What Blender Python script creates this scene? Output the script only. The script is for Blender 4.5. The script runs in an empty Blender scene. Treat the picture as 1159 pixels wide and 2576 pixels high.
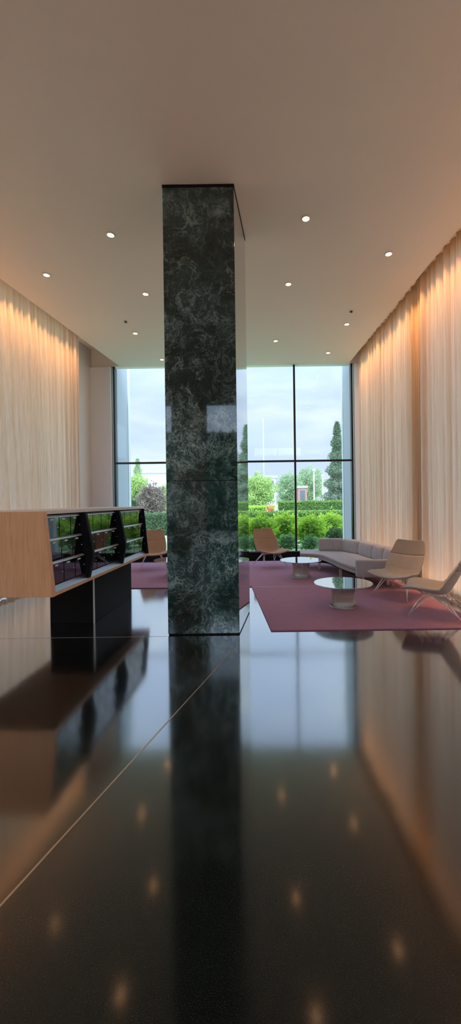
import bpy, bmesh, math, random
from math import sin, cos, pi, radians, atan2, sqrt, exp
from mathutils import Vector, Matrix

scn = bpy.context.scene
COL = scn.collection
E = 1.68            # eye height
H = 5.70            # ceiling height
DW = 11.73          # depth of the window wall

# ------------------------------------------------------------------ helpers
class MB:
    def __init__(self): self.v = []; self.f = []
    def quad(self, a, b, c, d):
        n = len(self.v); self.v += [tuple(a), tuple(b), tuple(c), tuple(d)]; self.f.append((n, n+1, n+2, n+3))
    def box(self, x0, y0, z0, x1, y1, z1):
        self.prism([(x0, y0), (x1, y0), (x1, y1), (x0, y1)], z0, z1)
    def prism(self, poly, z0, z1):
        n = len(self.v); k = len(poly)
        self.v += [(p[0], p[1], z0) for p in poly] + [(p[0], p[1], z1) for p in poly]
        self.f.append(tuple(range(n+k-1, n-1, -1))); self.f.append(tuple(range(n+k, n+2*k)))
        for i in range(k):
            j = (i+1) % k; self.f.append((n+i, n+j, n+k+j, n+k+i))
    def prism_y(self, poly, y0, y1):      # polygon in (x, z), extruded along y
        n = len(self.v); k = len(poly)
        self.v += [(p[0], y0, p[1]) for p in poly] + [(p[0], y1, p[1]) for p in poly]
        self.f.append(tuple(range(n, n+k))); self.f.append(tuple(range(n+2*k-1, n+k-1, -1)))
        for i in range(k):
            j = (i+1) % k; self.f.append((n+j, n+i, n+k+i, n+k+j))
    def tube(self, p, q, r0, r1=None, seg=10):
        self.path([p, q], [r0, r1 if r1 is not None else r0], seg)
    def path(self, pts, rad, seg=10, closed=False):
        pts = [Vector(p) for p in pts]
        if not hasattr(rad, '__len__'): rad = [rad]*len(pts)
        n0 = len(self.v); k = len(pts)
        for i, p in enumerate(pts):
            if closed: t = pts[(i+1) % k]-pts[i-1]
            else: t = pts[min(i+1, k-1)]-pts[max(i-1, 0)]
            t.normalize()
            up = Vector((0, 0, 1)) if abs(t.z) < .95 else Vector((1, 0, 0))
            a = t.cross(up).normalized(); b = t.cross(a).normalized()
            for s in range(seg):
                th = 2*pi*s/seg
                self.v.append(tuple(p+(a*cos(th)+b*sin(th))*rad[i]))
        for i in range(k if closed else k-1):
            i2 = (i+1) % k
            for s in range(seg):
                s2 = (s+1) % seg
                self.f.append((n0+i*seg+s, n0+i*seg+s2, n0+i2*seg+s2, n0+i2*seg+s))
        if not closed:
            self.f.append(tuple(n0+s for s in range(seg-1, -1, -1)))
            self.f.append(tuple(n0+(k-1)*seg+s for s in range(seg)))
    def lathe(self, prof, seg=48, cx=0, cy=0):     # prof: (r, z)
        n0 = len(self.v); k = len(prof)
        for r, z in prof:
            for s in range(seg):
                th = 2*pi*s/seg; self.v.append((cx+r*cos(th), cy+r*sin(th), z))
        for i in range(k-1):
            for s in range(seg):
                s2 = (s+1) % seg
                self.f.append((n0+i*seg+s, n0+i*seg+s2, n0+(i+1)*seg+s2, n0+(i+1)*seg+s))
        self.f.append(tuple(n0+s for s in range(seg-1, -1, -1)))
        self.f.append(tuple(n0+(k-1)*seg+s for s in range(seg)))
    def build(self, name, mat, parent=None, smooth=False, bevel=0, bseg=2, fix=True):
        me = bpy.data.meshes.new(name); me.from_pydata(self.v, [], self.f); me.update()
        if fix or bevel:
            bm = bmesh.new(); bm.from_mesh(me)
            if bevel:
                bmesh.ops.bevel(bm, geom=bm.edges[:], offset=bevel, segments=bseg, affect='EDGES', profile=.5, clamp_overlap=True)
            if fix: bmesh.ops.recalc_face_normals(bm, faces=bm.faces[:])
            bm.to_mesh(me); bm.free()
        if smooth:
            for p in me.polygons: p.use_smooth = True
        if mat: me.materials.append(mat)
        o = bpy.data.objects.new(name, me); COL.objects.link(o)
        if parent: o.parent = parent
        return o

def tag(o, label=None, cat=None, group=None, kind=None):
    if label: o['label'] = label
    if cat: o['category'] = cat
    if group: o['group'] = group
    if kind: o['kind'] = kind
    return o
def struct(o): o['kind'] = 'structure'; return o
def empty(name, loc=(0, 0, 0), rz=0, label=None, cat=None, group=None):
    o = bpy.data.objects.new(name, None); COL.objects.link(o)
    o.location = loc; o.rotation_euler = (0, 0, rz); o.empty_display_size = .1
    return tag(o, label, cat, group)
def dup(root, loc, rz, label=None, group=None):
    def cp(o, par):
        c = o.copy(); COL.objects.link(c)
        if par: c.parent = par
        for ch in list(o.children): cp(ch, c)
        return c
    r = cp(root, None); r.location = loc; r.rotation_euler = (0, 0, rz)
    if label: r['label'] = label
    if group: r['group'] = group
    return r

# ------------------------------------------------------------------ materials
def newmat(name):
    m = bpy.data.materials.new(name); m.use_nodes = True
    nt = m.node_tree; nt.nodes.clear()
    out = nt.nodes.new('ShaderNodeOutputMaterial')
    return m, nt, out
def N(nt, t, **kw):
    n = nt.nodes.new(t)
    for k, v in kw.items():
        if k in n.inputs: n.inputs[k].default_value = v
        else: setattr(n, k, v)
    return n
def L(nt, a, b): nt.links.new(a, b)
def coords(nt, scale=(1, 1, 1), rot=(0, 0, 0)):
    tc = N(nt, 'ShaderNodeTexCoord'); mp = N(nt, 'ShaderNodeMapping')
    mp.inputs['Scale'].default_value = scale; mp.inputs['Rotation'].default_value = rot
    L(nt, tc.outputs['Object'], mp.inputs['Vector']); return mp.outputs['Vector']
def noise(nt, vec, scale, detail=4, rough=.55, dist=0):
    n = N(nt, 'ShaderNodeTexNoise'); n.inputs['Scale'].default_value = scale
    n.inputs['Detail'].default_value = detail; n.inputs['Roughness'].default_value = rough
    n.inputs['Distortion'].default_value = dist; L(nt, vec, n.inputs['Vector']); return n
def ramp(nt, fac, stops, interp='LINEAR'):
    r = N(nt, 'ShaderNodeValToRGB'); r.color_ramp.interpolation = interp
    el = r.color_ramp.elements
    while len(el) < len(stops): el.new(.5)
    for e, (p, c) in zip(el, stops):
        e.position = p; e.color = (c[0], c[1], c[2], 1) if hasattr(c, '__len__') else (c, c, c, 1)
    L(nt, fac, r.inputs['Fac']); return r
def mixc(nt, fac, a, b, blend='MIX'):
    m = N(nt, 'ShaderNodeMix', data_type='RGBA', blend_type=blend)
    for s, v in ((m.inputs[0], fac), (m.inputs[6], a), (m.inputs[7], b)):
        if hasattr(v, 'is_linked') or hasattr(v, 'links'): L(nt, v, s)
        elif hasattr(v, '__len__'): s.default_value = (v[0], v[1], v[2], 1)
        else: s.default_value = v
    return m.outputs[2]
def math_(nt, op, a, b=0, clamp=False):
    m = N(nt, 'ShaderNodeMath', operation=op, use_clamp=clamp)
    for s, v in ((m.inputs[0], a), (m.inputs[1], b)):
        if hasattr(v, 'links'): L(nt, v, s)
        else: s.default_value = v
    return m.outputs[0]
def bump(nt, h, strength=.3, dist=.01):
    b = N(nt, 'ShaderNodeBump'); b.inputs['Strength'].default_value = strength; b.inputs['Distance'].default_value = dist
    L(nt, h, b.inputs['Height']); return b.outputs['Normal']
def setin(nt, sock, v):
    if hasattr(v, 'links'): L(nt, v, sock)
    elif hasattr(v, '__len__'): sock.default_value = (v[0], v[1], v[2], 1)
    else: sock.default_value = v
def principled(name, color, rough=.5, metal=0, spec=.5, normal=None, nt_tuple=None, **kw):
    m, nt, out = nt_tuple or newmat(name)
    p = N(nt, 'ShaderNodeBsdfPrincipled')
    setin(nt, p.inputs['Base Color'], color); setin(nt, p.inputs['Roughness'], rough)
    p.inputs['Metallic'].default_value = metal; p.inputs['Specular IOR Level'].default_value = spec
    if normal: L(nt, normal, p.inputs['Normal'])
    for k, v in kw.items(): p.inputs[k.replace('_', ' ')].default_value = v
    L(nt, p.outputs[0], out.inputs[0]); return m
def polished(nt, out, color, rough, f0, power, tint=(1, 1, 1), normal=None, gain=1):
    d = N(nt, 'ShaderNodeBsdfDiffuse'); setin(nt, d.inputs['Color'], color)
    g = N(nt, 'ShaderNodeBsdfGlossy'); setin(nt, g.inputs['Color'], tint); setin(nt, g.inputs['Roughness'], rough)
    if normal: L(nt, normal, g.inputs['Normal'])
    lw = N(nt, 'ShaderNodeLayerWeight'); lw.inputs['Blend'].default_value = .5
    fac = math_(nt, 'ADD', math_(nt, 'MULTIPLY', math_(nt, 'POWER', lw.outputs['Facing'], power), gain-f0), f0, True)
    mx = N(nt, 'ShaderNodeMixShader'); L(nt, fac, mx.inputs[0]); L(nt, d.outputs[0], mx.inputs[1]); L(nt, g.outputs[0], mx.inputs[2])
    L(nt, mx.outputs[0], out.inputs[0])

M = {}
def mk_marble():
    m, nt, out = newmat('green_marble')
    v = coords(nt)
    warp = noise(nt, v, 1.6, 5, .6)
    add = N(nt, 'ShaderNodeVectorMath', operation='MULTIPLY_ADD')
    L(nt, warp.outputs['Color'], add.inputs[0]); add.inputs[1].default_value = (.55, .55, .55); L(nt, v, add.inputs[2])
    w = add.outputs[0]
    big = noise(nt, v, .9, 3, .5)
    base = ramp(nt, noise(nt, w, 2.6, 6, .65).outputs['Fac'], [(.30, (.003, .010, .011)), (.5, (.011, .030, .031)), (.72, (.030, .074, .072))])
    def ridge(scale, power, seed, dist, stretch):
        mp = N(nt, 'ShaderNodeMapping'); mp.inputs['Location'].default_value = (seed, seed*.7, seed*1.3); mp.inputs['Scale'].default_value = stretch
        L(nt, w, mp.inputs['Vector'])
        n = noise(nt, mp.outputs[0], scale, 9, .62, dist)
        r = math_(nt, 'SUBTRACT', 1, math_(nt, 'MULTIPLY', math_(nt, 'ABSOLUTE', math_(nt, 'SUBTRACT', n.outputs['Fac'], .5)), 2.0))
        return math_(nt, 'POWER', r, power)
    sepz = N(nt, 'ShaderNodeSeparateXYZ'); L(nt, v, sepz.inputs[0])
    low = ramp(nt, math_(nt, 'DIVIDE', sepz.outputs['Z'], 5.7), [(.05, .30), (.35, .16), (.65, -.03), (1, -.20)])
    dn = math_(nt, 'ADD', big.outputs['Fac'], low.outputs[0])
    dens = ramp(nt, dn, [(.42, .06), (.60, .6), (.72, 1)])
    w2n = noise(nt, v, 6.0, 4, .6)
    add2 = N(nt, 'ShaderNodeVectorMath', operation='MULTIPLY_ADD'); L(nt, w2n.outputs['Color'], add2.inputs[0]); add2.inputs[1].default_value = (.16, .16, .16); L(nt, w, add2.inputs[2])
    def lace(scale, width, seed, stretch=(1, 1, .8)):
        mp = N(nt, 'ShaderNodeMapping'); mp.inputs['Location'].default_value = (seed, seed*.7, seed*1.3); mp.inputs['Scale'].default_value = stretch
        L(nt, add2.outputs[0], mp.inputs['Vector'])
        vo = N(nt, 'ShaderNodeTexVoronoi', feature='DISTANCE_TO_EDGE'); vo.inputs['Scale'].default_value = scale; L(nt, mp.outputs[0], vo.inputs['Vector'])
        br = ramp(nt, noise(nt, mp.outputs[0], scale*.55, 4, .65).outputs['Fac'], [(.42, 0), (.62, 1)])
        wd = math_(nt, 'ADD', math_(nt, 'MULTIPLY', br.outputs[0], width), .0008)
        return math_(nt, 'MULTIPLY', math_(nt, 'SUBTRACT', 1, math_(nt, 'DIVIDE', vo.outputs['Distance'], wd), True), br.outputs[0])
    patch = ramp(nt, noise(nt, w, 1.9, 3, .55).outputs['Fac'], [(.40, .0), (.52, .55), (.66, 1)])
    md = math_(nt, 'MULTIPLY', dens.outputs[0], patch.outputs[0])
    v1 = math_(nt, 'MULTIPLY', ridge(2.0, 75, 1.0, 1.0, (1, 1, .6)), math_(nt, 'ADD', math_(nt, 'MULTIPLY', patch.outputs[0], .7), .16))
    v2 = math_(nt, 'MULTIPLY', lace(12, .17, 4.0), math_(nt, 'ADD', math_(nt, 'MULTIPLY', md, .9), .06))
    v3 = math_(nt, 'MULTIPLY', lace(28, .24, 7.0), md)
    v4 = math_(nt, 'MULTIPLY', ridge(.9, 200, 9.0, .6, (1, 1, 1.5)), .35)
    allv = math_(nt, 'MAXIMUM', math_(nt, 'MAXIMUM', v1, v2), math_(nt, 'MAXIMUM', v3, v4))
    cloud = mixc(nt, math_(nt, 'MULTIPLY', md, .7), base.outputs[0], (.070, .160, .195))
    col = mixc(nt, allv, cloud, (.54, .80, .84))
    polished(nt, out, col, .03, .042, 2.2)
    return m
M['marble'] = mk_marble()

def mk_floor():
    m, nt, out = newmat('polished_terrazzo')
    v = coords(nt)
    sp = noise(nt, v, 260, 2, .6)
    lg = noise(nt, v, .8, 4, .6)
    col = ramp(nt, sp.outputs['Fac'], [(.40, (.004, .0065, .0065)), (.58, (.010, .0145, .0145)), (.70, (.045, .054, .052))])
    col2 = mixc(nt, .5, col.outputs[0], ramp(nt, lg.outputs['Fac'], [(.3, .55), (.7, 1.0)]).outputs[0], 'MULTIPLY')
    rg = ramp(nt, noise(nt, v, 1.3, 4, .6).outputs['Fac'], [(.3, .085), (.7, .12)])
    d = N(nt, 'ShaderNodeBsdfDiffuse'); L(nt, col2, d.inputs['Color'])
    g = N(nt, 'ShaderNodeBsdfGlossy'); L(nt, rg.outputs[0], g.inputs['Roughness']); g.inputs['Color'].default_value = (.97, .98, 1, 1)
    L(nt, bump(nt, noise(nt, v, 2.2, 2).outputs['Fac'], .12, .004), g.inputs['Normal'])
    lw = N(nt, 'ShaderNodeLayerWeight'); lw.inputs['Blend'].default_value = .5
    fr = ramp(nt, lw.outputs['Facing'], [(0, .03), (.25, .05), (.40, .12), (.56, .36), (.72, .56), (1, .92)], 'B_SPLINE')
    mx = N(nt, 'ShaderNodeMixShader'); L(nt, fr.outputs[0], mx.inputs[0]); L(nt, d.outputs[0], mx.inputs[1]); L(nt, g.outputs[0], mx.inputs[2])
    L(nt, mx.outputs[0], out.inputs[0])
    return m
M['floor'] = mk_floor()

def mk_wood():
    m, nt, out = newmat('light_oak')
    v = coords(nt, (14, 14, .9))
    n1 = noise(nt, v, 2.2, 6, .6, 1.2)
    n2 = noise(nt, coords(nt, (90, 90, 2)), 2, 3, .6)
    c = ramp(nt, n1.outputs['Fac'], [(.3, (.70, .40, .22)), (.55, (.82, .48, .275)), (.75, (.87, .54, .33))])
    c2 = mixc(nt, .25, c.outputs[0], ramp(nt, n2.outputs['Fac'], [(.35, .7), (.65, 1)]).outputs[0], 'MULTIPLY')
    return principled('light_oak', c2, .45, nt_tuple=(m, nt, out))
M['wood'] = mk_wood()
def mk_fabric(name, c0, c1, scale=220, bstr=.25):
    m, nt, out = newmat(name)
    v = coords(nt)
    n = noise(nt, v, scale, 2, .6); n2 = noise(nt, v, 5, 3)
    c = mixc(nt, n.outputs['Fac'], c0, c1)
    c2 = mixc(nt, .35, c, ramp(nt, n2.outputs['Fac'], [(.3, .75), (.7, 1)]).outputs[0], 'MULTIPLY')
    return principled(name, c2, .9, spec=.2, normal=bump(nt, math_(nt, 'ADD', n.outputs['Fac'], math_(nt, 'MULTIPLY', noise(nt, coords(nt, (1, 1, .5)), 14, 4, .55, .6).outputs['Fac'], 2.2)), bstr, .005), nt_tuple=(m, nt, out), Sheen_Weight=.15)
M['chair'] = mk_fabric('beige_wool', (.36, .345, .335), (.50, .475, .455))
M['chair_tan'] = mk_fabric('tan_wool', (.38, .25, .185), (.50, .34, .26))
M['headrest'] = mk_fabric('grey_beige_wool', (.29, .275, .26), (.40, .38, .355))
M['sofa'] = mk_fabric('grey_wool', (.33, .335, .39), (.52, .53, .59))
M['rug'] = mk_fabric('burgundy_pile', (.275, .115, .22), (.45, .23, .355), 120, .6)
M['rug_edge'] = principled('pale_binding', (.45, .36, .38), .7)

def mk_curtain():
    m, nt, out = newmat('sheer_curtain')
    v = coords(nt)
    n = noise(nt, coords(nt, (24, 24, .35)), 3, 5, .65)  # vertical streaks paint extra fold shading into the fabric colour
    c = ramp(nt, n.outputs['Fac'], [(.3, (.50, .385, .29)), (.5, (.65, .52, .41)), (.7, (.78, .64, .52))])
    ct = ramp(nt, n.outputs['Fac'], [(.3, (.74, .60, .47)), (.7, (.90, .77, .65))])
    d = N(nt, 'ShaderNodeBsdfDiffuse'); L(nt, c.outputs[0], d.inputs[0])
    t = N(nt, 'ShaderNodeBsdfTranslucent'); L(nt, ct.outputs[0], t.inputs[0])
    mx = N(nt, 'ShaderNodeMixShader'); mx.inputs[0].default_value = .50
    L(nt, d.outputs[0], mx.inputs[1]); L(nt, t.outputs[0], mx.inputs[2]); L(nt, mx.outputs[0], out.inputs[0])
    return m
M['curtain'] = mk_curtain()
def mk_plaster(name, c, s=.06):
    m, nt, out = newmat(name)
    v = coords(nt); n = noise(nt, v, 60, 4); n2 = noise(nt, v, .7, 3)
    cc = mixc(nt, s*2, c, ramp(nt, n2.outputs['Fac'], [(.3, .85), (.7, 1)]).outputs[0], 'MULTIPLY')
    return principled(name, cc, .85, spec=.2, normal=bump(nt, n.outputs['Fac'], s, .002), nt_tuple=(m, nt, out))
M['ceiling'] = mk_plaster('ceiling_plaster', (.84, .79, .73))
M['wall'] = mk_plaster('wall_plaster', (.78, .75, .71))
M['panel'] = mk_plaster('grey_panel', (.74, .78, .84))
M['fin'] = mk_plaster('pale_precast', (.46, .50, .58))
M['fin_edge'] = mk_plaster('white_precast', (.80, .84, .90))
M['black_metal'] = principled('black_metal', (.012, .013, .016), .35, .3)
M['matte_black'] = principled('matte_black', (.004, .005, .008), .7, 0, .25)
M['steel'] = principled('chromed_steel', (.86, .83, .84), .30, .55)
M['nickel'] = principled('nickel_wire', (.66, .61, .58), .30, .9)
M['silver'] = principled('brushed_silver', (.62, .65, .68), .38, .55)
M['label'] = principled('white_label', (.75, .77, .80), .5)
M['top'] = principled('pale_stone_top', (.82, .78, .77), .4)
M['brass'] = principled('floor_strip', (.55, .45, .36), .35, .6)
M['white'] = principled('white_enamel', (.75, .74, .72), .4)
def mk_gloss(name, c, rough, f0, p):
    m, nt, out = newmat(name); polished(nt, out, c, rough, f0, p, gain=.55); return m
M['door'] = mk_gloss('black_glass_door', (.005, .007, .009), .04, .05, 2.4)
M['ledge'] = mk_gloss('dark_ledge', (.035, .04, .06), .25, .05, 2.2)
def mk_emit(name, c, s):
    m, nt, out = newmat(name); e = N(nt, 'ShaderNodeEmission'); e.inputs[0].default_value = (*c, 1); e.inputs[1].default_value = s
    L(nt, e.outputs[0], out.inputs[0]); return m
M['lamp'] = mk_emit('lamp_lens', (1, .50, .20), 11)
M['led'] = mk_emit('warm_led', (1, .56, .26), 4)
M['led_floor'] = mk_emit('warm_floor_led', (1, .52, .24), 2)
def mk_glass():
    m, nt, out = newmat('window_glass')
    t = N(nt, 'ShaderNodeBsdfTransparent'); t.inputs[0].default_value = (.96, .985, .985, 1)
    g = N(nt, 'ShaderNodeBsdfGlossy'); g.inputs['Roughness'].default_value = .01
    lw = N(nt, 'ShaderNodeFresnel'); lw.inputs['IOR'].default_value = 1.45
    mx = N(nt, 'ShaderNodeMixShader'); L(nt, lw.outputs[0], mx.inputs[0]); L(nt, t.outputs[0], mx.inputs[1]); L(nt, g.outputs[0], mx.inputs[2])
    L(nt, mx.outputs[0], out.inputs[0]); return m
M['glass'] = mk_glass()
def mk_tableglass():
    m, nt, out = newmat('table_glass')
    t = N(nt, 'ShaderNodeBsdfTransparent'); t.inputs[0].default_value = (.70, .82, .78, 1)
    g = N(nt, 'ShaderNodeBsdfGlossy'); g.inputs['Roughness'].default_value = .02
    lw = N(nt, 'ShaderNodeLayerWeight'); lw.inputs['Blend'].default_value = .5
    fac = math_(nt, 'ADD', math_(nt, 'MULTIPLY', math_(nt, 'POWER', lw.outputs['Facing'], 1.1), .95), .05, True)
    mx = N(nt, 'ShaderNodeMixShader'); L(nt, fac, mx.inputs[0]); L(nt, t.outputs[0], mx.inputs[1]); L(nt, g.outputs[0], mx.inputs[2])
    L(nt, mx.outputs[0], out.inputs[0]); return m
M['tglass'] = mk_tableglass()
def mk_leaf(name, c0, c1, scale=3):
    m, nt, out = newmat(name)
    n = noise(nt, coords(nt), scale, 4, .6)
    c = ramp(nt, n.outputs['Fac'], [(.32, c0), (.68, c1)])
    d = N(nt, 'ShaderNodeBsdfDiffuse'); L(nt, c.outputs[0], d.inputs[0])
    t = N(nt, 'ShaderNodeBsdfTranslucent'); L(nt, c.outputs[0], t.inputs[0])
    mx = N(nt, 'ShaderNodeMixShader'); mx.inputs[0].default_value = .4
    L(nt, d.outputs[0], mx.inputs[1]); L(nt, t.outputs[0], mx.inputs[2]); L(nt, mx.outputs[0], out.inputs[0]); return m
M['laurel'] = mk_leaf('laurel_leaf', (.22, .42, .06), (.66, .90, .14), 1.6)
M['shrub'] = mk_leaf('pale_shrub_leaf', (.14, .30, .12), (.34, .56, .26), 3)
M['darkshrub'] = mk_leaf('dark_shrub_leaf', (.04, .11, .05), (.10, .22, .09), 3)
M['hedge'] = mk_leaf('hedge_leaf', (.14, .26, .07), (.26, .42, .12), 2)
M['hedge_dark'] = mk_leaf('dark_hedge_leaf', (.10, .17, .10), (.20, .30, .18), 2)
M['yellow'] = mk_leaf('yellow_green_leaf', (.40, .62, .12), (.62, .86, .20), 1)
M['tree'] = mk_leaf('tree_leaf', (.30, .45, .17), (.54, .68, .28), .8)
M['tree_haze'] = mk_leaf('hazed_tree_leaf', (.28, .42, .26), (.48, .60, .38), .6)  # distance haze put into the leaf colour, paler and greyer
M['conifer'] = mk_leaf('conifer_needle', (.11, .18, .12), (.25, .34, .24), 1)
M['purple'] = mk_leaf('purple_shrub_leaf', (.20, .17, .15), (.36, .31, .28), 1)
M['flower'] = mk_leaf('red_bloom', (.60, .14, .10), (.80, .36, .22), 3)
M['bark'] = principled('bark', (.10, .075, .055), .9)
def mk_grass():
    m, nt, out = newmat('lawn_grass')
    n = noise(nt, coords(nt), 1.2, 8, .7)
    c = ramp(nt, n.outputs['Fac'], [(.3, (.30, .42, .24)), (.7, (.46, .58, .38))])
    return principled('lawn_grass', c.outputs[0], .95, spec=.1, nt_tuple=(m, nt, out))
M['grass'] = mk_grass()
M['bwhite'] = mk_plaster('white_render', (.58, .59, .60))
M['bgrey'] = principled('grey_roof', (.40, .44, .50), .8)
M['bred'] = principled('red_brick', (.42, .22, .20), .9)
M['bglass'] = principled('dark_window', (.10, .13, .17), .2)
M['paving'] = principled('grey_paving', (.30, .28, .26), .8)
M['kerb'] = principled('pale_kerb', (.55, .50, .46), .8)

# ------------------------------------------------------------------ room shell
def lipL(y): return -4.54 + .110*(y-7.06)
def lipR(y): return 3.03 - .0565*(y-5.89)
YB = -6.3
mb = MB(); mb.box(-8, YB-.1, -.12, 5, DW+.1, 0); struct(mb.build('floor', M['floor']))
mb = MB(); mb.prism([(lipL(YB), YB), (lipR(YB), YB), (lipR(DW), DW), (lipL(DW), DW)], H, H+.28); struct(mb.build('ceiling', M['ceiling']))
mb = MB(); mb.box(-8, YB, H+.52, 5, DW+.1, H+.6); struct(mb.build('ceiling_cove', M['ceiling']))
def side_wall(name, lip, sgn, off, solid):
    mb = MB()
    def seg(y0, y1, z0, z1):
        mb.prism([(lip(y0)+sgn*off, y0), (lip(y1)+sgn*off, y1), (lip(y1)+sgn*(off+.2), y1), (lip(y0)+sgn*(off+.2), y0)], z0, z1)
    for y0, y1 in solid: seg(y0, y1, 0, H+.52)
    seg(YB, DW, H-.05, H+.52)
    if sgn > 0: mb.prism([(lip(7.7)+.34, 7.70), (lip(8.06)+.34, 8.06), (lip(8.06)+off, 8.06), (lip(7.7)+off, 7.70)], 0, H+.5)
    struct(mb.build(name, M['wall']))
side_wall('wall_left', lipL, -1, .85, [(YB, YB+.3), (10.1, DW)])
side_wall('wall_right', lipR, 1, .5, [(YB, YB+.3), (7.62, 8.12)])
WL, WR = -4.235, 2.80            # window opening
# window wall: solid parts beside the glazing
mb = MB(); mb.box(-6.2, DW, 0, WL-.06, DW+.25, H+.52); mb.box(WL-.06, DW, H+.02, WR+.06, DW+.25, H+.52); mb.box(WR+.06, DW, 0, 3.6, DW+.25, H+.52)
struct(mb.build('wall_front', M['wall']))
mb = MB(); mb.box(-5.25, DW-.07, 0, WL-.06, DW-.002, H-.02); struct(mb.build('trim_1', M['panel'], bevel=.004))
mb = MB(); mb.box(WR+.055, DW-.07, 0, WR+.22, DW-.002, H-.02); struct(mb.build('trim_2', M['fin_edge'], bevel=.004))
# rear wall with its own tall windows (behind the camera; seen in the polished column)
mb = MB(); mb.box(-8, YB-.25, 0, -3.85, YB, H+.52); mb.box(-3.5, YB-.25, 0, -2.15, YB, H+.52); mb.box(3.3, YB-.25, 0, 5, YB, H+.52)
mb.box(-3.85, YB-.25, H, -3.5, YB, H+.52); mb.box(-2.15, YB-.25, H, 3.3, YB, H+.52)
struct(mb.build('wall_back', M['wall']))
def window(n, y, xs, zs, z0, z1, w=.055, dep=.09):
    r = struct(empty('window_%d' % n, ((xs[0]+xs[-1])/2, y, 0)))
    cx = (xs[0]+xs[-1])/2
    for i in range(len(xs)):
        m_ = MB(); m_.box(xs[i]-w/2-cx, -dep/2, z0, xs[i]+w/2-cx, dep/2, z1); m_.build('mullion' if 0 < i < len(xs)-1 else 'jamb', M['black_metal'], r, bevel=.004)
    for z in zs:
        m_ = MB(); m_.box(xs[0]+w/2-cx, -dep/2+.01, z-w/2, xs[-1]-w/2-cx, dep/2-.01, z+w/2); m_.build('transom', M['black_metal'], r)
    lv = [z0]+list(zs)+[z1]
    for i in range(len(xs)-1):
        for j in range(len(lv)-1):
            m_ = MB(); m_.quad((xs[i]+.01-cx, .01, lv[j]), (xs[i+1]-.01-cx, .01, lv[j]), (xs[i+1]-.01-cx, .01, lv[j+1]), (xs[i]+.01-cx, .01, lv[j+1]))
            m_.build('pane', M['glass'], r, fix=False)
    return r
s = (WR-WL)/4
window(1, DW+.07, [WL, WL+s-.06, WL+2*s-.02, 1.10, WR], [2.86], .0, H+.02)
window(2, YB-.12, [-2.12, -.3, 1.5, 3.27], [2.86], 0, H)
window(3, YB-.12, [-3.82, -3.53], [2.86], 0, H)
def side_window(n, lip, sgn, off, ys):
    r = struct(empty('window_%d' % n, (0, 0, 0)))
    for i, y in enumerate(ys):
        m_ = MB(); x = lip(y)+sgn*(off+.1); m_.box(x-.05, y-.03, 0, x+.05, y+.03, H-.05); m_.build('mullion', M['silver'], r)
        if i < len(ys)-1:
            m_ = MB(); x2 = lip(ys[i+1])+sgn*(off+.1)
            m_.quad((x, y, 0), (x2, ys[i+1], 0), (x2, ys[i+1], H-.05), (x, y, H-.05)); m_.build('pane', M['glass'], r, fix=False)
side_window(4, lipL, -1, .85, [-5.97, -2.8, .4, 3.6, 6.8, 10.07])
side_window(5, lipR, 1, .5, [-5.97, -2.6, .8, 4.2, 7.59])
side_window(6, lipR, 1, .5, [8.15, 9.9, 11.65])
mb = MB(); mb.box(WL+.03, DW-.16, 0, WR-.03, DW+.03, .20); struct(mb.build('trim_3', M['matte_black'], bevel=.01))
# exterior fins flanking the glazing
def fin(name, x0, x1, inner):
    mb = MB(); mb.box(x0, DW+.27, -.1, x1, DW+1.22, H+1.0); r = struct(mb.build(name, M['fin']))
    mb = MB(); mb.box(x0-.02, DW+1.22, -.1, x1+.02, DW+1.42, H+1.0); mb.build('edge', M['fin_edge'], r)
    return r
fin('wall_outer_left', -4.75, WL+.01, 1)
fin('wall_outer_right', WR-.01, 3.3, -1)

# floor joints
mb = MB(); a = Vector((-1.62, -.18)); b = Vector((-.275, 4.63)); d = (b-a).normalized(); p = Vector((d.y, -d.x))*.005
mb.prism([a+p, b+p, b-p, a-p], 0, .0015); struct(mb.build('trim_4', M['brass']))
mb = MB(); mb.box(-4.6, 4.985, 0, -1.17, 4.99, .0012); struct(mb.build('trim_5', M['kerb']))

# linear lights: grazers hidden in the ceiling slot and recessed uplights in the floor, both along the curtains
def linear(name, lip, sgn, y0, y1, z, off, w, mat, power, col, up, tilt, spread, label):
    p0, p1 = Vector((lip(y0)+sgn*off, y0, z)), Vector((lip(y1)+sgn*off, y1, z)); c = (p0+p1)/2; d = p1-p0; ln = d.length
    r = empty(name, c, -atan2(d.x, d.y), label, 'light', 'linear lights along the curtains')
    mb = MB(); mb.box(-w/2, -ln/2, -.012, w/2, ln/2, .0); mb.build('housing', M['silver'], r)
    mb = MB(); zz = .001 if up else -.014; mb.box(-w*.3, -ln/2+.02, zz, w*.3, ln/2-.02, zz+.002); mb.build('diffuser', mat, r)
    ld = bpy.data.lights.new('lamp', 'AREA'); ld.shape = 'RECTANGLE'; ld.size = w; ld.size_y = ln; ld.energy = power; ld.color = col; ld.spread = radians(spread)
    lo = bpy.data.objects.new('lamp', ld); COL.objects.link(lo); lo.parent = r; lo.location = (0, 0, .006 if up else -.018)
    lo.rotation_euler = (0, (pi if up else 0)+(sgn*tilt if up else -sgn*tilt), 0)
    return r
WARM = (1, .45, .15)
linear('cove_light', lipL, -1, -5.8, 9.9, H+.17, .05, .05, M['led'], 150, WARM, False, .17, 42, 'linear warm light in the ceiling slot above the left curtain')
linear('cove_light', lipR, 1, -5.8, 11.4, H+.17, .05, .05, M['led'], 160, WARM, False, .17, 42, 'linear warm light in the ceiling slot above the right curtains')
linear('floor_uplight', lipL, -1, -5.8, 9.9, .014, .46, .06, M['led_floor'], 60, (1, .58, .30), True, .1, 120, 'warm linear uplight glowing on the floor behind the left curtain')
linear('floor_uplight', lipR, 1, -5.8, 11.3, .014, .40, .06, M['led_floor'], 75, (1, .58, .30), True, .1, 120, 'warm linear uplight glowing on the floor behind the right curtains')

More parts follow.
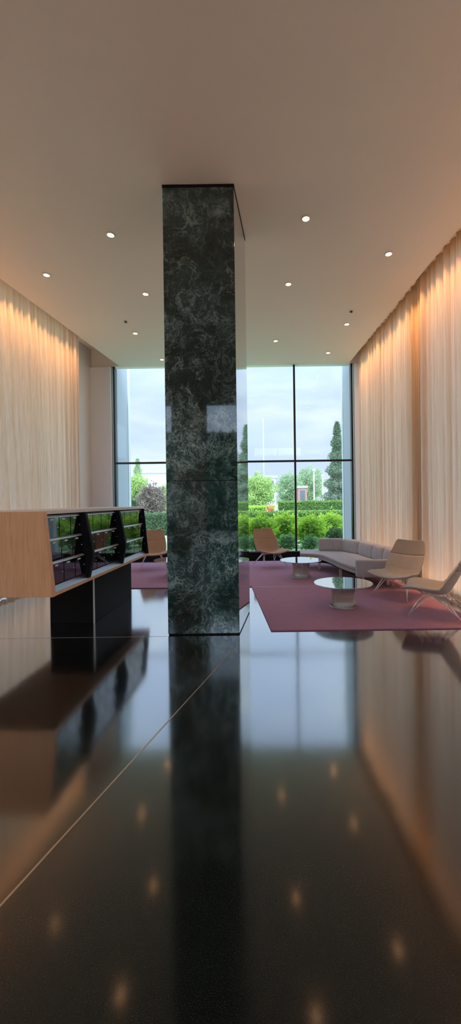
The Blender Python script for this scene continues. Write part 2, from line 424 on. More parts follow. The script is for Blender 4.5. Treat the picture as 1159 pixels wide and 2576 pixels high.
# ------------------------------------------------------------------ curtains
def curtain(lip, sgn, y0, y1, off, seed, label, amp=.085, lean=0):
    rg = random.Random(seed)
    # random pleat positions
    pl = []; y = y0
    while y < y1:
        w = rg.uniform(.10, .27); pl.append((y, w, rg.uniform(.45, 1.0), rg.uniform(-.5, .5))); y += w
    ny = int((y1-y0)/.012); zs = [0.012, .05, .3, .8, 1.4, 2.0, 2.6, 3.2, 3.8, 4.4, 4.9, 5.3, 5.55, 5.7, 5.8, 5.95]
    V = []; F = []
    k = 0
    prof = []
    for i in range(ny+1):
        yy = y0+(y1-y0)*i/ny
        while k < len(pl)-1 and yy >= pl[k][0]+pl[k][1]: k += 1
        t = (yy-pl[k][0])/pl[k][1]
        prof.append((yy, t, k))
    for z in zs:
        hz = (1-z/6)
        for yy, t, k in prof:
            _, w, a, dr = pl[k]
            tt = min(max(t, 0), 1)
            fold = a*(.5-.5*cos(2*pi*tt**(.75+.5*abs(dr))))**.8
            fold *= amp*(.80+.45*hz)*(.45+w*2.6)
            fine = .007*sin(yy*61+seed)+.004*sin(yy*113+z*.7)
            drift = .03*sin(yy*1.3+z*.5+seed)*hz
            x = lip(yy)+sgn*(off-fold-fine)-sgn*drift*.4-sgn*lean*hz*max(0, 1-max(0, yy-6.2)/3.5)
            V.append((x, yy+dr*.10*hz*sin(pi*tt), z+(.012*sin(pi*tt) if z < .1 else 0)))
    m = ny+1
    for r in range(len(zs)-1):
        for i in range(ny):
            F.append((r*m+i, r*m+i+1, (r+1)*m+i+1, (r+1)*m+i))
    mb = MB(); mb.v = V; mb.f = F
    root = mb.build('curtain', M['curtain'], smooth=True, fix=False)
    # hem band as a sub part: stitched double layer at the floor
    hb = MB()
    for i in range(m):
        x, yy, z = V[i]; hb.v.append((x-sgn*.004, yy, .012))
    for i in range(m):
        x, yy, z = V[i]; hb.v.append((x-sgn*.004, yy, .11))
    hb.f = [(i, i+1, m+i+1, m+i) for i in range(m-1)]
    hb.build('hem', M['curtain'], root, smooth=True, fix=False)
    return tag(root, label, 'curtain', 'full height sheer curtains')
curtain(lipL, -1, -6.0, 10.0, .28, 3, 'long pleated beige curtain on the left wall behind the mailboxes', lean=.28)
curtain(lipR, 1, 7.90, 11.55, .27, 5, 'pleated beige curtain on the right wall behind the sofa, beside the window')
curtain(lipR, 1, -6.0, 7.88, .27, 8, 'pleated beige curtain on the right wall behind the two lounge chairs')

# ------------------------------------------------------------------ column
fp = [(-1.165, 5.03), (-.262, 5.03), (-.155, 6.08), (-1.05, 6.08)]
cxm, cym = -.66, 5.55
col = empty('marble_column', (cxm, cym, 0), 0, 'tall rectangular dark green veined marble column in the middle of the lobby', 'column')
def inset(poly, k): return [((x-cxm)*k, (y-cym)*k) for x, y in poly]
mb = MB(); mb.prism(inset(fp, 1), .015, 1.947); mb.build('lower_cladding', M['marble'], col, bevel=.004)
mb = MB(); mb.prism(inset(fp, 1), 1.953, H-.035); mb.build('upper_cladding', M['marble'], col, bevel=.004)
mb = MB(); mb.prism(inset(fp, .985), 0, .02); mb.build('base_reveal', M['matte_black'], col)
mb = MB(); mb.prism(inset(fp, 1.008), H-.035, H-.002); mb.build('top_reveal', M['matte_black'], col)
mb = MB(); mb.prism(inset(fp, .992), 1.945, 1.955); mb.build('joint', M['matte_black'], col)

# ------------------------------------------------------------------ rugs
def rug(poly, label):
    mb = MB(); mb.prism(poly, .001, .014); r = mb.build('rug', M['rug'])
    return tag(r, label, 'rug', 'burgundy rugs under the seating')
r1 = rug([(.142, 5.13), (2.95, 5.13), (2.86, 7.73), (-.15, 7.73)], 'burgundy rug under the nearer glass table and two lounge chairs')
r2 = rug([(-4.0, 7.79), (2.84, 7.79), (2.72, 11.08), (-3.85, 11.08)], 'wide burgundy rug along the window under the far chairs')
mb = MB(); mb.box(-.15, 7.74, .002, 2.86, 7.78, .013)
struct(mb.build('trim_6', M['rug_edge']))

# ------------------------------------------------------------------ mailbox bank
mx = empty('mailbox_bank', (-2.17, 4.17, 0), -radians(1.55), 'long oak ended cabinet of black glass mailboxes on a black plinth', 'mailbox')
ZB, ZT, LN = .70, 1.60, 3.33
def face(z): return -.09*(z-ZB)/(ZT-ZB)
mb = MB(); mb.prism_y([(0, ZB), (face(ZT), ZT), (-1.0, ZT), (-1.09, ZB)], 0, .07); mb.build('end_panel', M['wood'], mx, bevel=.003)
mb = MB(); mb.prism_y([(0, ZB+.03), (face(ZT), ZT-.03), (-1.0, ZT-.03), (-1.09, ZB+.03)], LN-.06, LN); tag(mb.build('end_panel', M['matte_black'], mx, bevel=.003), 'black end panel')
mb = MB(); mb.box(-1.0, .07, ZT-.03, face(ZT)+.004, LN+.005, ZT+.012); mb.build('top_slab', M['top'], mx, bevel=.004)
mb = MB(); mb.box(-1.085, .07, ZB, -.003, LN+.02, ZB+.035); mb.build('bottom_board', M['wood'], mx, bevel=.003)
mb = MB(); mb.prism_y([(-.13, ZB+.035), (-.20, ZT-.03), (-.98, ZT-.03), (-1.06, ZB+.035)], .07, LN-.06); mb.build('carcass', M['matte_black'], mx)
mb = MB(); mb.prism_y([(-.012, ZB+.036), (-.075, ZB+.105), (-.125, ZB+.105), (-.125, ZB+.036)], .07, LN-.06); mb.build('lower_ledge', M['ledge'], mx)
rows = [(1.305, 1.530), (1.055, 1.280), (.808, 1.030)]
bays = [(.075, .85, 3), (.93, 1.99, 4), (2.07, 3.265, 4)]
for (z0, z1) in rows:
    xo = face((z0+z1)/2)-.03
    for (b0, b1, n) in bays:
        w = (b1-b0)/n
        for i in range(n):
            y0, y1 = b0+i*w+.006, b0+(i+1)*w-.006
            mb = MB(); mb.box(xo-.04, y0, z0, xo, y1, z1)
            dr = mb.build('mailbox_door', M['door'], mx, bevel=.003)
            yc = y0+(y1-y0)*.36
            mb = MB(); mb.box(xo+.0005, yc-.028, z1-.030, xo+.008, yc+.028, z1-.014); mb.build('label_holder', M['label'], dr)
            mb = MB(); mb.lathe([(.007, 0), (.007, .005)], 12)
            for q in range(len(mb.v)):
                a_, b_, c_ = mb.v[q]; mb.v[q] = (xo+.0005+c_, y1-.03+a_, (z0+z1)/2+b_)
            mb.build('lock', M['steel'], dr, smooth=False)
        mb = MB(); xt = face(z1+.012)-.034
        for i in range(n):
            mb.prism_y([(xt-.05, z1+.002), (xt+.010, z1+.002), (xt+.006, z1+.010), (xt-.018, z1+.027), (xt-.05, z1+.027)], b0+i*w+.004, b0+(i+1)*w-.004)
        mb.build('shelf_edge', M['silver'], mx)
for yf in (.89, 2.03):
    mb = MB()
    prof = [(-.14, ZB+.036), (-.012, ZB+.036), (.045, ZB+.33), (.022, ZB+.50), (-.052, ZT-.032), (-.17, ZT-.032)]
    mb.prism_y(prof, yf-.036, yf+.036); mb.build('divider', M['matte_black'], mx, bevel=.006)
mb = MB(); mb.prism_y([(-.14, ZB+.036), (.012, ZB+.036), (-.060, ZT-.032), (-.17, ZT-.032)], LN-.085, LN-.058); mb.build('divider', M['matte_black'], mx)
mb = MB(); mb.box(-.82, 1.405, 0, -.19, 2.90, ZB); mb.build('plinth', M['matte_black'], mx, bevel=.003)
mb = MB(); mb.box(-.204, 1.397, 0, -.186, 1.41, ZB-.002); tag(mb.build('corner_highlight', M['silver'], mx), 'highlight on the plinth corner, modelled as a bright strip')  # highlight along the plinth corner, built as a pale strip

# ------------------------------------------------------------------ lounge chairs
def cr(pts, t):
    n = len(pts)-1; f = min(max(t, 0), 1)*n; i = min(int(f), n-1); u = f-i
    g = lambda j: pts[min(max(j, 0), n)]
    p0, p1, p2, p3 = g(i-1), g(i), g(i+1), g(i+2)
    return tuple(.5*((2*b)+(-a+c)*u+(2*a-5*b+4*c-d)*u*u+(-a+3*b-3*c+d)*u**3) for a, b, c, d in zip(p0, p1, p2, p3))
# y, z, half width, side curl
PROF = [(-.41, .375, .37, .062), (-.27, .385, .375, .068), (-.10, .362, .36, .080), (.06, .335, .335, .10),
        (.17, .365, .325, .11), (.26, .50, .335, .10), (.34, .66, .325, .075), (.405, .81, .295, .05), (.455, .94, .262, .035)]
def shell_part(name, v0, v1, mat, parent, nv=16, nu=33, th=.030, seams=()):
    mb = MB(); top = []; bot = []
    for j in range(nv+1):
        v = v0+(v1-v0)*j/nv
        y, z, hw, cl = cr(PROF, v)
        ya, za, _, _ = cr(PROF, max(v-.01, 0)); yb, zb, _, _ = cr(PROF, min(v+.01, 1))
        ty, tz = yb-ya, zb-za; l = sqrt(ty*ty+tz*tz); ny, nz = -tz/l, ty/l
        if v > .95: hw *= 1-.10*((v-.95)/.05)**2
        if v < .05: hw *= 1-.06*((.05-v)/.05)**2
        for i in range(nu):
            u = -1+2*i/(nu-1)
            off = cl*abs(u)**2.2
            g = 0
            for su in (-.36, .36): g += .009*exp(-((u-su)/.04)**2)
            for sv in seams: g += .006*exp(-((v-sv)/.010)**2)
            edge = min(1, (1-abs(u))/.08); ev = min(1, (v-v0)/((v1-v0)*.06), (v1-v)/((v1-v0)*.06))
            t_ = th*(.35+.65*sqrt(max(0, edge)))*(.88+.12*sqrt(max(0, min(1, ev))))
            x = u*hw
            c = Vector((x, y+ny*off, z+nz*off)); nn = Vector((-u*cl*1.6/hw*.5, ny, nz)).normalized()
            top.append(tuple(c+nn*(t_*.5-g))); bot.append(tuple(c-nn*t_*.5))
    k = (nv+1)*nu; mb.v = top+bot
    for j in range(nv):
        for i in range(nu-1):
            a = j*nu+i; mb.f.append((a, a+1, a+nu+1, a+nu)); mb.f.append((k+a, k+a+nu, k+a+nu+1, k+a+1))
    for i in range(nu-1):
        mb.f.append((i, k+i, k+i+1, i+1)); a = nv*nu+i; mb.f.append((a, a+1, k+a+1, k+a))
    for j in range(nv):
        a = j*nu; mb.f.append((a, a+nu, k+a+nu, k+a)); a = j*nu+nu-1; mb.f.append((a, k+a, k+a+nu, a+nu))
    return mb.build(name, mat, parent, smooth=True)
def make_chair(loc, rz, label, mat):
    r = empty('lounge_chair', loc, rz, label, 'chair', 'winged lounge chairs around the rugs')
    shell_part('seat', 0, .42, mat, r, 24, seams=(.19,))
    shell_part('backrest', .42, .765, mat, r, 20, seams=(.58,))
    shell_part('headrest', .765, 1.0, M['headrest'] if mat is M['chair'] else mat, r, 14)
    fr = MB()
    fr.path([(-.20, -.16, .345), (.20, -.16, .345), (.17, .12, .318), (-.17, .12, .318)], .009, 8, closed=True)
    fr.build('underframe', M['steel'], r, smooth=True)
    for sx in (-1, 1):
        lg = MB(); lg.path([(sx*.20, -.14, .345), (sx*.33, -.33, .0225)], [.010, .0075], 10); lg.path([(sx*.19, -.02, .335), (sx*.305, -.294, .07)], .0065, 8)
        lg.build('leg', M['steel'], r, smooth=True)
        lg = MB(); lg.path([(sx*.17, .11, .318), (sx*.31, .37, .0225)], [.010, .0075], 10); lg.path([(sx*.19, -.02, .335), (sx*.285, .325, .07)], .0065, 8)
        lg.build('leg', M['steel'], r, smooth=True)
    return r
c1 = make_chair((2.40, 6.86, 0), -radians(48.6), 'beige winged lounge chair beside the sofa arm, its seat facing the nearer glass table', M['chair'])
c2 = dup(c1, (2.53, 5.74, 0), -radians(120), 'beige winged lounge chair nearest the camera, seen side on by the right curtain')
c3 = make_chair((.27, 10.25, 0), radians(24), 'tan winged lounge chair by the window just right of the marble column', M['chair_tan'])
c4 = dup(c3, (-2.72, 10.2, 0), radians(15), 'tan winged lounge chair by the window behind the end of the mailboxes')

# ------------------------------------------------------------------ coffee tables
def make_table(loc, label):
    r = empty('coffee_table', loc, 0, label, 'table', 'round glass coffee tables with wire bases')
    R = .457
    mb = MB(); mb.lathe([(R-.012, .372), (R-.002, .376), (R, .381), (R-.004, .386), (R-.016, .387)], 72); mb.build('table_top', M['tglass'], r, smooth=False)
    pr = [(.205, .018), (.190, .07), (.178, .14), (.172, .20), (.176, .26), (.192, .31), (.222, .345), (.262, .366)]
    mb = MB()
    n = 84
    for k in range(n):
        th = 2*pi*k/n
        mb.path([(q*cos(th), q*sin(th), z) for q, z in pr], .0042, 5)
    mb.build('wire_base', M['nickel'], r, smooth=True)
    for nm, q, z in (('bottom_ring', .205, .0215), ('waist_ring', .168, .20), ('top_ring', .262, .366)):
        mb = MB(); mb.path([(q*cos(2*pi*k/48), q*sin(2*pi*k/48), z) for k in range(48)], .006, 8, closed=True); mb.build(nm, M['nickel'], r, smooth=True)
    mb = MB(); mb.lathe([(.200, .0155), (.205, .018), (.200, .022)], 48); mb.build('base_plate', M['nickel'], r)
    return r
t1 = make_table((1.31, 6.25, 0), 'round glass coffee table with wire base nearest the two beige lounge chairs')
dup(t1, (.91, 8.72, 0), .3, 'round glass coffee table in front of the far end of the sofa')
dup(t1, (-1.93, 9.05, 0), .6, 'round glass coffee table half hidden left of the marble column')

# ------------------------------------------------------------------ sofa
def spline(pts, n):
    return [cr(pts, i/n) for i in range(n+1)]
so = empty('sofa', (2.0, 8.7, 0), 0, 'long curved grey sofa along the right curtain near the window', 'sofa')
ox, oy = 2.0, 8.7
front = spline([(.99, 9.62), (1.42, 9.42), (1.58, 8.80), (1.68, 8.1), (1.83, 7.55)], 24)
back = spline([(2.76, 7.55), (2.70, 8.3), (2.58, 9.3), (2.36, 10.0), (1.9, 10.34), (1.06, 10.36)], 24)
poly = [(x-ox, y-oy) for x, y in front+back]
mb = MB(); mb.prism(poly, .275, .335); mb.build('seat_frame', M['sofa'], so, bevel=.008)
mb = MB(); mb.prism(poly, .338, .405); mb.build('seat_cushion', M['sofa'], so, bevel=.018, bseg=3)
def cushion(name, p, q, th, z0, z1, parent, mat, lean=.05):
    p = Vector((p[0]-ox, p[1]-oy)); q = Vector((q[0]-ox, q[1]-oy)); d = (q-p); ln = d.length; d.normalize(); nrm = Vector((-d.y, d.x))
    bm = bmesh.new(); nx, nyy, nz = 14, 5, 7
    mb = MB()
    bmesh.ops.create_cube(bm, size=2); bmesh.ops.subdivide_edges(bm, edges=bm.edges[:], cuts=11, use_grid_fill=True)
    for v in bm.verts:
        x, y, z = v.co
        def rnd(a, b, c, k): return a
        l = (abs(x)**9+abs(y)**9+abs(z)**9)**(1/9)
        x, y, z = x/l, y/l, z/l
        puff = 1+.16*(1-x*x)*(1-z*z)
        wr = .010*sin(x*15+z*2)*(1-z**4)
        zz = z0+(z1-z0)*(z*.5+.5)
        s2 = d*(x*ln/2)+nrm*(y*th/2*puff+wr - lean*(z*.5+.5))
        c = (p+q)/2+s2
        v.co = (c.x, c.y, zz)
    bmesh.ops.recalc_face_normals(bm, faces=bm.faces[:])
    me = bpy.data.meshes.new(name); bm.to_mesh(me); bm.free()
    for f in me.polygons: f.use_smooth = True
    me.materials.append(mat)
    o = bpy.data.objects.new(name, me); COL.objects.link(o); o.parent = parent; return o
bp = [(1.52, 10.18), (2.12, 10.02), (2.40, 9.36), (2.52, 8.62), (2.58, 8.06), (2.62, 7.58)]
for a, b in zip(bp[:-1], bp[1:]):
    cushion('back_cushion', a, b, .20, .40, .71, so, M['sofa'], lean=-.04)
mb = MB(); mb.box(1.82-ox, 7.42-oy, .225, 2.74-ox, 7.56-oy, .55); mb.build('arm', M['sofa'], so, bevel=.025, bseg=3)
pl = [(x*.86+.06, y*.90) for x, y in poly]
mb = MB(); mb.prism(pl, .20, .275); mb.build('base', M['matte_black'], so)
for (x, y) in ((1.45, 9.6), (1.75, 8.6), (2.0, 7.7), (2.5, 7.75), (2.45, 9.0), (1.9, 10.1)):
    mb = MB(); mb.box(x-ox-.03, y-oy-.015, .0145, x-ox+.03, y-oy+.015, .20); mb.build('leg', M['steel'], so, bevel=.003)

# ------------------------------------------------------------------ ceiling lights
def unproj_ceil(px, py):
    a = .0134
    xc, yc = (px-650)/1000, (1261-py)/1000
    X = xc*cos(a)+yc*sin(a); Z = -xc*sin(a)+yc*cos(a)
    d = (H-E)/Z
    return X*d, d
LP = [(278, 590, 'first bright recessed ceiling downlight left of the column, nearest the camera'),
      (769, 549, 'recessed ceiling downlight right of the column, nearest the camera'),
      (117, 691, 'recessed ceiling downlight nearest the left curtain'),
      (977, 638, 'recessed ceiling downlight nearest the right curtain'),
      (366, 739, 'recessed ceiling downlight close to the left edge of the column, mid ceiling'),
      (725, 714, 'middle of the three downlights in the row just right of the column'),
      (340, 838, 'small recessed downlight left of the column beside the left sprinkler'),
      (872, 815, 'small recessed downlight beside the dark right sprinkler'),
      (693, 857, 'far small downlight just right of the column above the window'),
      (825, 887, 'far small downlight nearest the window right corner'),
      (407, 904, 'tiny far downlight at the left edge of the column above the window')]
def make_downlight(loc):
    r = empty('downlight', loc)
    mb = MB(); mb.path([(.056*cos(2*pi*k/32), .056*sin(2*pi*k/32), -.004) for k in range(32)], .010, 8, closed=True); mb.build('trim_ring', M['white'], r, smooth=True)
    mb = MB(); mb.lathe([(.048, -.010), (.048, -.002)], 28); mb.build('lens', M['lamp'], r)
    return r
proto = None
for px, py, lab in LP:
    x, y = unproj_ceil(px, py)
    if proto is None: proto = o = make_downlight((x, y, H-.001))
    else: o = dup(proto, (x, y, H-.001), 0)
    tag(o, lab, 'light', 'recessed ceiling downlights')
    ld = bpy.data.lights.new('bulb', 'SPOT'); ld.energy = 2.5; ld.color = (1, .56, .28); ld.spot_size = radians(95); ld.spot_blend = .9; ld.shadow_soft_size = .05
    lo = bpy.data.objects.new('bulb', ld); COL.objects.link(lo); lo.parent = o; lo.location = (0, 0, -.03)
for px, py, lab in ((883, 782, 'small dark sprinkler head on the ceiling near the right curtain'), (316, 808, 'small sprinkler head on the ceiling left of the column')):
    x, y = unproj_ceil(px, py)
    r = empty('sprinkler_head', (x, y, H-.001), 0, lab, 'sprinkler', 'ceiling sprinkler heads')
    mb = MB(); mb.lathe([(.045, -.006), (.045, 0)], 24); mb.build('plate', M['ceiling'], r)
    mb = MB(); mb.lathe([(.030, -.030), (.034, -.026), (.020, -.018), (.020, -.006)], 20); mb.build('deflector', M['black_metal'], r)

# ------------------------------------------------------------------ outdoors
mb = MB(); mb.box(-260, DW+.27, -.25, 260, 420, -.10); struct(mb.build('lawn', M['grass']))
mb = MB(); mb.box(-60, -80, -.25, 60, DW+.26, -.125); struct(mb.build('floor_unseen_paving', M['paving']))  # unseen ground, added to keep green bounce light off the ceiling
def leaf_mb(n, sampler, size, rg, asp=.5):
    mb = MB()
    for _ in range(n):
        p = Vector(sampler(rg)); d = Vector((rg.gauss(0, 1), rg.gauss(0, 1), rg.gauss(.25, .8))).normalized()
        a = Vector((rg.gauss(0, 1), rg.gauss(0, 1), rg.gauss(0, 1))); s = d.cross(a).normalized()
        l = size*rg.uniform(.6, 1.3); w = l*asp*.5; nn = d.cross(s)*l*.12
        k = len(mb.v)
        mb.v += [tuple(p), tuple(p+d*l*.5+s*w+nn), tuple(p+d*l), tuple(p+d*l*.5-s*w+nn)]
        mb.f += [(k, k+1, k+2), (k, k+2, k+3)]
    return mb
def s_ell(rx, ry, rz, cz, shell=.55):
    def f(rg):
        while True:
            v = Vector((rg.uniform(-1, 1), rg.uniform(-1, 1), rg.uniform(-1, 1)))
            if shell < v.length < 1: break
        lump = .80+.20*sin(v.x*7+1)*sin(v.z*8)+.1*sin(v.y*9)
        return (v.x*rx*lump, v.y*ry*lump, cz+v.z*rz*lump)
    return f
def s_box(lx, ly, z0, z1):
    def f(rg):
        x, y, z = rg.uniform(-lx/2, lx/2), rg.uniform(-ly/2, ly/2), rg.uniform(z0, z1)
        k = rg.random()
        if k < .40: z = z1-abs(rg.gauss(0, .04))
        elif k < .85: y = -ly/2+abs(rg.gauss(0, .05))
        return (x, y, z)
    return f
def s_cone(r, h, z0):
    def f(rg):
        t = rg.random()**1.4
        rr = r*(1-t)**.85*(.75+.25*sin(t*42))+.12
        th = rg.uniform(0, 2*pi); q = rr*rg.uniform(.45, 1)
        return (q*cos(th), q*sin(th), z0+t*h)
    return f
def bush(name, x, y, r, h, n, size, mat, label, cat, group=None, seed=1, asp=.45):
    rg = random.Random(seed)
    b = empty(name, (x, y, -.1), 0, label, cat, group)
    leaf_mb(n, s_ell(r, r*.58, h*.55, h*.5, .35), size, rg, asp).build('foliage', mat, b, fix=False)
    mb = MB()
    for k in range(6):
        th = 2*pi*k/6; mb.path([(0, 0, 0), (r*.25*cos(th), r*.25*sin(th), h*.35), (r*.5*cos(th), r*.5*sin(th), h*.75)], [.02, .015, .008], 6)
    mb.build('stems', M['bark'], b)
    return b
LX = [(-1.0, 15.9, 'behind the marble column'), (.05, 14.95, 'behind the tan chair by the column'), (1.0, 15.9, 'left of the window mullion'),
      (1.95, 14.95, 'right of the window mullion'), (2.85, 15.9, 'at the right pier of the window'), (3.8, 14.95, 'hidden partly by the right pier')]
for i, (x, y, w) in enumerate(LX):
    bush('laurel_bush', x, y, .78, 1.32-.05*(i % 2), 2600, .15, M['laurel'], 'yellow green laurel bush outside the window, '+w, 'bush', 'laurel bushes outside the window', 20+i, .42)
for i, (x, y, r, h, m_, w) in enumerate(((1.0, 14.0, .42, .62, 'shrub', 'pale green low shrub outside the window left of the mullion, before the laurels'), (1.80, 13.95, .36, .55, 'shrub', 'pale green low shrub outside the window just right of the mullion'),
      (2.72, 14.2, .44, .85, 'darkshrub', 'dark green shrub outside the window above the sofa end'), (-.1, 14.1, .45, .6, 'shrub', 'low green shrub outside the window behind the tan chair'))):
    bush('low_shrub', x, y, r, h, 900, .11, M[m_], w, 'bush', 'low shrubs below the laurels', 40+i)
def hedge(x0, x1, y, dep, h, n, size, mat, label, seed):
    rg = random.Random(seed)
    e = empty('trimmed_hedge', ((x0+x1)/2, y, -.1), 0, label, 'hedge')
    leaf_mb(n, s_box(x1-x0, dep, .02, h), size, rg, .55).build('foliage', mat, e, fix=False)
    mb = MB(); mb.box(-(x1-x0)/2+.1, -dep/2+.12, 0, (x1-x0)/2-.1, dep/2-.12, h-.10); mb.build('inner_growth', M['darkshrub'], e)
    return e
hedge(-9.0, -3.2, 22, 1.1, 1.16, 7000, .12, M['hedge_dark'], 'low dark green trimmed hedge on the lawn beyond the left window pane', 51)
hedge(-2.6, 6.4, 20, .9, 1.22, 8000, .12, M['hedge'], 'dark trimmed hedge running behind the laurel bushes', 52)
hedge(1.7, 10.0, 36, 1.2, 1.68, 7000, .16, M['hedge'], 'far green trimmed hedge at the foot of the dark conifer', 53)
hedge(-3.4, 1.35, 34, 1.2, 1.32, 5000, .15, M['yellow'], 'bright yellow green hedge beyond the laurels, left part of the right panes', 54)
bush('flowering_shrub', .95, 32.5, .50, 1.50, 700, .14, M['flower'], 'orange red flowering shrub in front of the yellow green hedge', 'bush', None, 61)
mb = MB(); mb.box(-4, 26.0, -.1, 9, 26.15, .98); mb.box(-4, 25.97, .98, 9, 26.18, 1.03)
tag(mb.build('garden_wall', M['kerb']), 'low pale garden wall between the dark hedge and the far hedge', 'wall')
def tree(name, x, y, r, z0, z1, n, size, mat, label, seed, group='garden trees', kind='round'):
    n = int(n*2.6); size *= .55
    rg = random.Random(seed)
    t = empty(name, (x, y, -.1), 0, label, 'tree', group)
    h = z1-z0
    if kind == 'round': leaf_mb(n, s_ell(r, r, h/2, z0+h/2, .3), size, rg, .7).build('crown', mat, t, fix=False)
    else: leaf_mb(n, s_cone(r, h, z0), size, rg, .5).build('crown', mat, t, fix=False)
    mb = MB(); mb.path([(0, 0, 0), (.05*r, 0, z0+h*.3), (0, 0, z0+h*.7)], [.05*r+.06, .035*r+.04, .02], 8); mb.build('trunk', M['bark'], t, smooth=True)
    return t
def at(px, d): return (px-650)/1000*d
tree('broadleaf_tree', at(650, 46), 46, 2.3, .3, 5.2, 3500, .38, M['tree'], 'light green broadleaf tree just right of the column beyond the hedges', 71)
tree('broadleaf_tree', at(600, 53), 53, 2.6, .3, 5.6, 3000, .4, M['tree'], 'light green broadleaf tree mostly behind the marble column', 78)
tree('broadleaf_tree', at(728, 58), 58, 2.4, .4, 6.4, 2600, .42, M['tree_haze'], 'grey green tree left of the window mullion behind the far hedge', 72)
tree('broadleaf_tree', at(778, 66), 66, 2.9, .4, 8.0, 3600, .42, M['tree_haze'], 'tall grey green tree right of the mullion behind the far hedge', 73)
tree('conifer_tree', at(850, 44), 44, 2.3, .2, 10.4, 6500, .36, M['conifer'], 'tall dark conifer at the right edge of the window', 74, kind='cone')
tree('conifer_tree', at(905, 54), 54, 3.2, .2, 13.5, 6500, .40, M['conifer'], 'very tall dark conifer partly behind the right pier', 79, kind='cone')
tree('conifer_tree', at(645, 80), 80, 2.2, .5, 7.6, 1500, .5, M['tree_haze'], 'small pale distant conifer above the light green tree', 75, kind='cone')
tree('conifer_tree', at(347, 62), 62, 2.0, .5, 8.6, 2200, .45, M['tree_haze'], 'slim pale conifer rising above the left window transom', 76, kind='cone')
tree('broadleaf_tree', at(345, 44), 44, 1.7, .6, 5.2, 2600, .36, M['tree'], 'light green tree beside the white building, left window pane', 77)
tree('broadleaf_tree', at(418, 42), 42, 1.5, .3, 3.9, 1800, .36, M['tree'], 'light green tree at the left edge of the marble column', 80)
tree('broadleaf_tree', at(292, 52), 52, 2.2, .3, 5.0, 2000, .38, M['tree'], 'light green tree behind the left window pier', 82)
bush('purple_shrub', at(382, 38), 38, 1.75, 3.6, 3600, .30, M['purple'], 'large purple brown shrub in front of the white building', 'bush', None, 81)
bush('purple_shrub', at(335, 41.5), 41.5, 1.3, 2.3, 1800, .28, M['darkshrub'], 'dark green shrub left of the purple brown shrub', 'bush', None, 83)
# buildings
def building(name, x0, x1, y, dep, z1, wallm, roofm, label, nwin, zwin):
    b = empty(name, ((x0+x1)/2, y, -.1), 0, label, 'building'); w = x1-x0
    mb = MB(); mb.box(-w/2, 0, 0, w/2, dep, z1); mb.build('wall', wallm, b)
    mb = MB(); ov = min(.5, w*.10); mb.box(-w/2-ov, -ov, z1, w/2+ov, dep+ov, z1+ov+.15); mb.build('roof', roofm, b)
    for k in range(nwin):
        x = -w/2+w*(k+.5)/nwin
        for z in zwin:
            mb = MB(); mb.box(x-w/nwin*.28, -.06, z, x+w/nwin*.28, .0, z+1.4); mb.build('window', M['bglass'], b)
    return b
building('white_building', at(338, 92), at(432, 92), 92, 14, 8.6, M['bwhite'], M['bgrey'], 'long white flat roofed building beyond the left window pane', 3, (4.0,))
building('white_building', at(650, 90), at(694, 90), 90, 10, 7.0, M['bwhite'], M['bgrey'], 'small pale building between the trees left of the mullion', 2, (2.4, 5.0))
building('brick_house', at(748, 52), at(772, 51), 51, 3, 3.4, M['bred'], M['bgrey'], 'small red brick house between the two grey green trees', 1, (1.7,))
for px, h, lab in ((790, 5.3, 'white lamp post left of the dark conifer, right of the brick house'), (812, 4.6, 'white lamp post closest to the dark conifer')):
    r = empty('lamp_post', (at(px, 48), 48, -.1), 0, lab, 'lamp post', 'white lamp posts')
    mb = MB(); mb.path([(0, 0, 0), (0, 0, h)], [.10, .07], 10); mb.build('pole', M['white'], r, smooth=True)
    mb = MB(); mb.lathe([(.05, h), (.20, h+.08), (.22, h+.16), (.06, h+.34)], 20); mb.build('lantern', M['white'], r, smooth=True)
r = empty('mast', (at(664, 140), 140, -.1), 0, 'thin pale mast rising into the sky right of the column', 'mast')
mb = MB(); mb.path([(0, 0, 0), (0, 0, 31)], [.30, .16], 8); mb.build('pole', M['bgrey'], r, smooth=True)
hedge(-14, 14, -15, 1.2, 6.0, 9000, .30, M['hedge_dark'], 'tall dark hedge outside the rear window, mirrored in the column face', 99)
# trees behind the rear windows, seen only in the polished marble
# ------------------------------------------------------------------ sky and sun
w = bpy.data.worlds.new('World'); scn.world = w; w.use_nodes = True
nt = w.node_tree; nt.nodes.clear()
out = N(nt, 'ShaderNodeOutputWorld'); bg = N(nt, 'ShaderNodeBackground')
tc = N(nt, 'ShaderNodeTexCoord'); sep = N(nt, 'ShaderNodeSeparateXYZ'); L(nt, tc.outputs['Generated'], sep.inputs[0])
mp = N(nt, 'ShaderNodeMapping'); mp.inputs['Scale'].default_value = (1, 1, 3.2); L(nt, tc.outputs['Generated'], mp.inputs['Vector'])
cl = noise(nt, mp.outputs[0], 2.6, 7, .5, .4)
grad = ramp(nt, sep.outputs['Z'], [(0, (.90, .96, 1.0)), (.06, (.78, .88, 1.0)), (.14, (.66, .80, 1.0)), (.35, (.58, .77, 1.0)), (1, (.62, .78, 1.0))])
cloudc = ramp(nt, cl.outputs['Fac'], [(.40, (.52, .66, .92)), (.52, (.64, .80, 1.0)), (.62, (.84, .95, 1.0))])
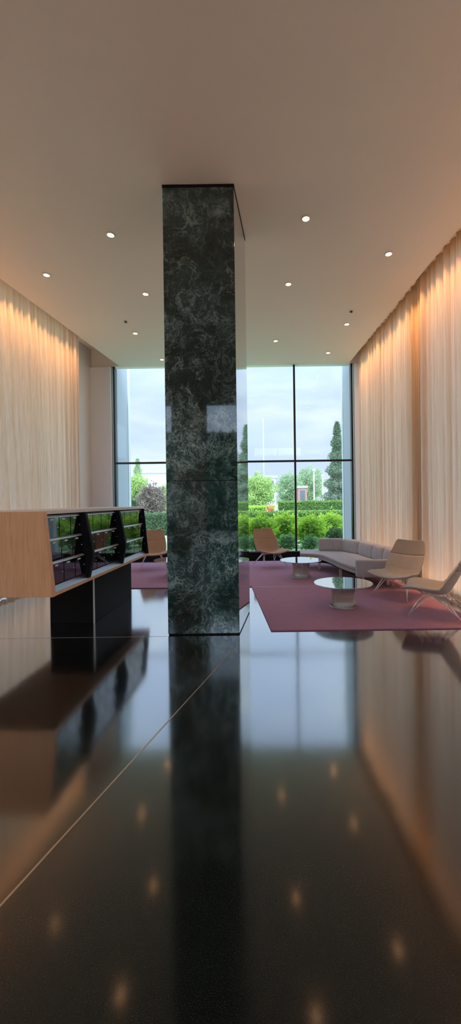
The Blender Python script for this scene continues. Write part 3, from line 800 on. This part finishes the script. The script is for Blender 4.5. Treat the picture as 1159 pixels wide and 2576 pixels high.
skyc = mixc(nt, .65, grad.outputs[0], cloudc.outputs[0])
L(nt, skyc, bg.inputs[0])
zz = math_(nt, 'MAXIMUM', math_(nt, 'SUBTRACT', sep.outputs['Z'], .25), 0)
side = ramp(nt, math_(nt, 'ADD', math_(nt, 'MULTIPLY', sep.outputs['Y'], .5), .5), [(.05, 7.0), (.40, 1.0), (.72, 1.0), (.90, 0)])  # out-of-view sky strengthened at the sides and rear to add light indoors
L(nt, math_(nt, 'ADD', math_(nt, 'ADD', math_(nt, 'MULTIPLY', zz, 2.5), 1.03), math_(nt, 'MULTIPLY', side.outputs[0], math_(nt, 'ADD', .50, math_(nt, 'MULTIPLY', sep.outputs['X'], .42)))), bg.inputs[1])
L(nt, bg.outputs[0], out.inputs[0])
sl = bpy.data.lights.new('sun', 'SUN'); sl.energy = 2.2; sl.angle = radians(12); sl.color = (1, .97, .9)
so_ = bpy.data.objects.new('sun', sl); COL.objects.link(so_); so_.rotation_euler = (radians(38), radians(3), 0)

# ------------------------------------------------------------------ camera
cd = bpy.data.cameras.new('camera'); cam = bpy.data.objects.new('camera', cd); COL.objects.link(cam)
a = .0134
R = Matrix(((cos(a), sin(a), 0), (0, 0, -1), (-sin(a), cos(a), 0)))     # columns: right, up, back
cam.matrix_world = Matrix.Translation((0, 0, E)) @ R.to_4x4()
cd.sensor_fit = 'VERTICAL'; cd.sensor_height = 36; cd.lens = 36*1000/2576
cd.shift_x = -(650-579.5)/2576; cd.shift_y = -(1288-1261)/2576
cd.clip_start = .05; cd.clip_end = 1000
scn.camera = cam

vs = scn.view_settings
vs.view_transform = 'Standard'; vs.look = 'None'; vs.exposure = .18; vs.gamma = 1; vs.use_curve_mapping = False
scn.cycles.use_denoising = True
scn.cycles.use_adaptive_sampling = True; scn.cycles.adaptive_threshold = .015
scn.cycles.max_bounces = 9; scn.cycles.diffuse_bounces = 5; scn.cycles.glossy_bounces = 5; scn.cycles.transparent_max_bounces = 24
scn.cycles.sample_clamp_indirect = 6
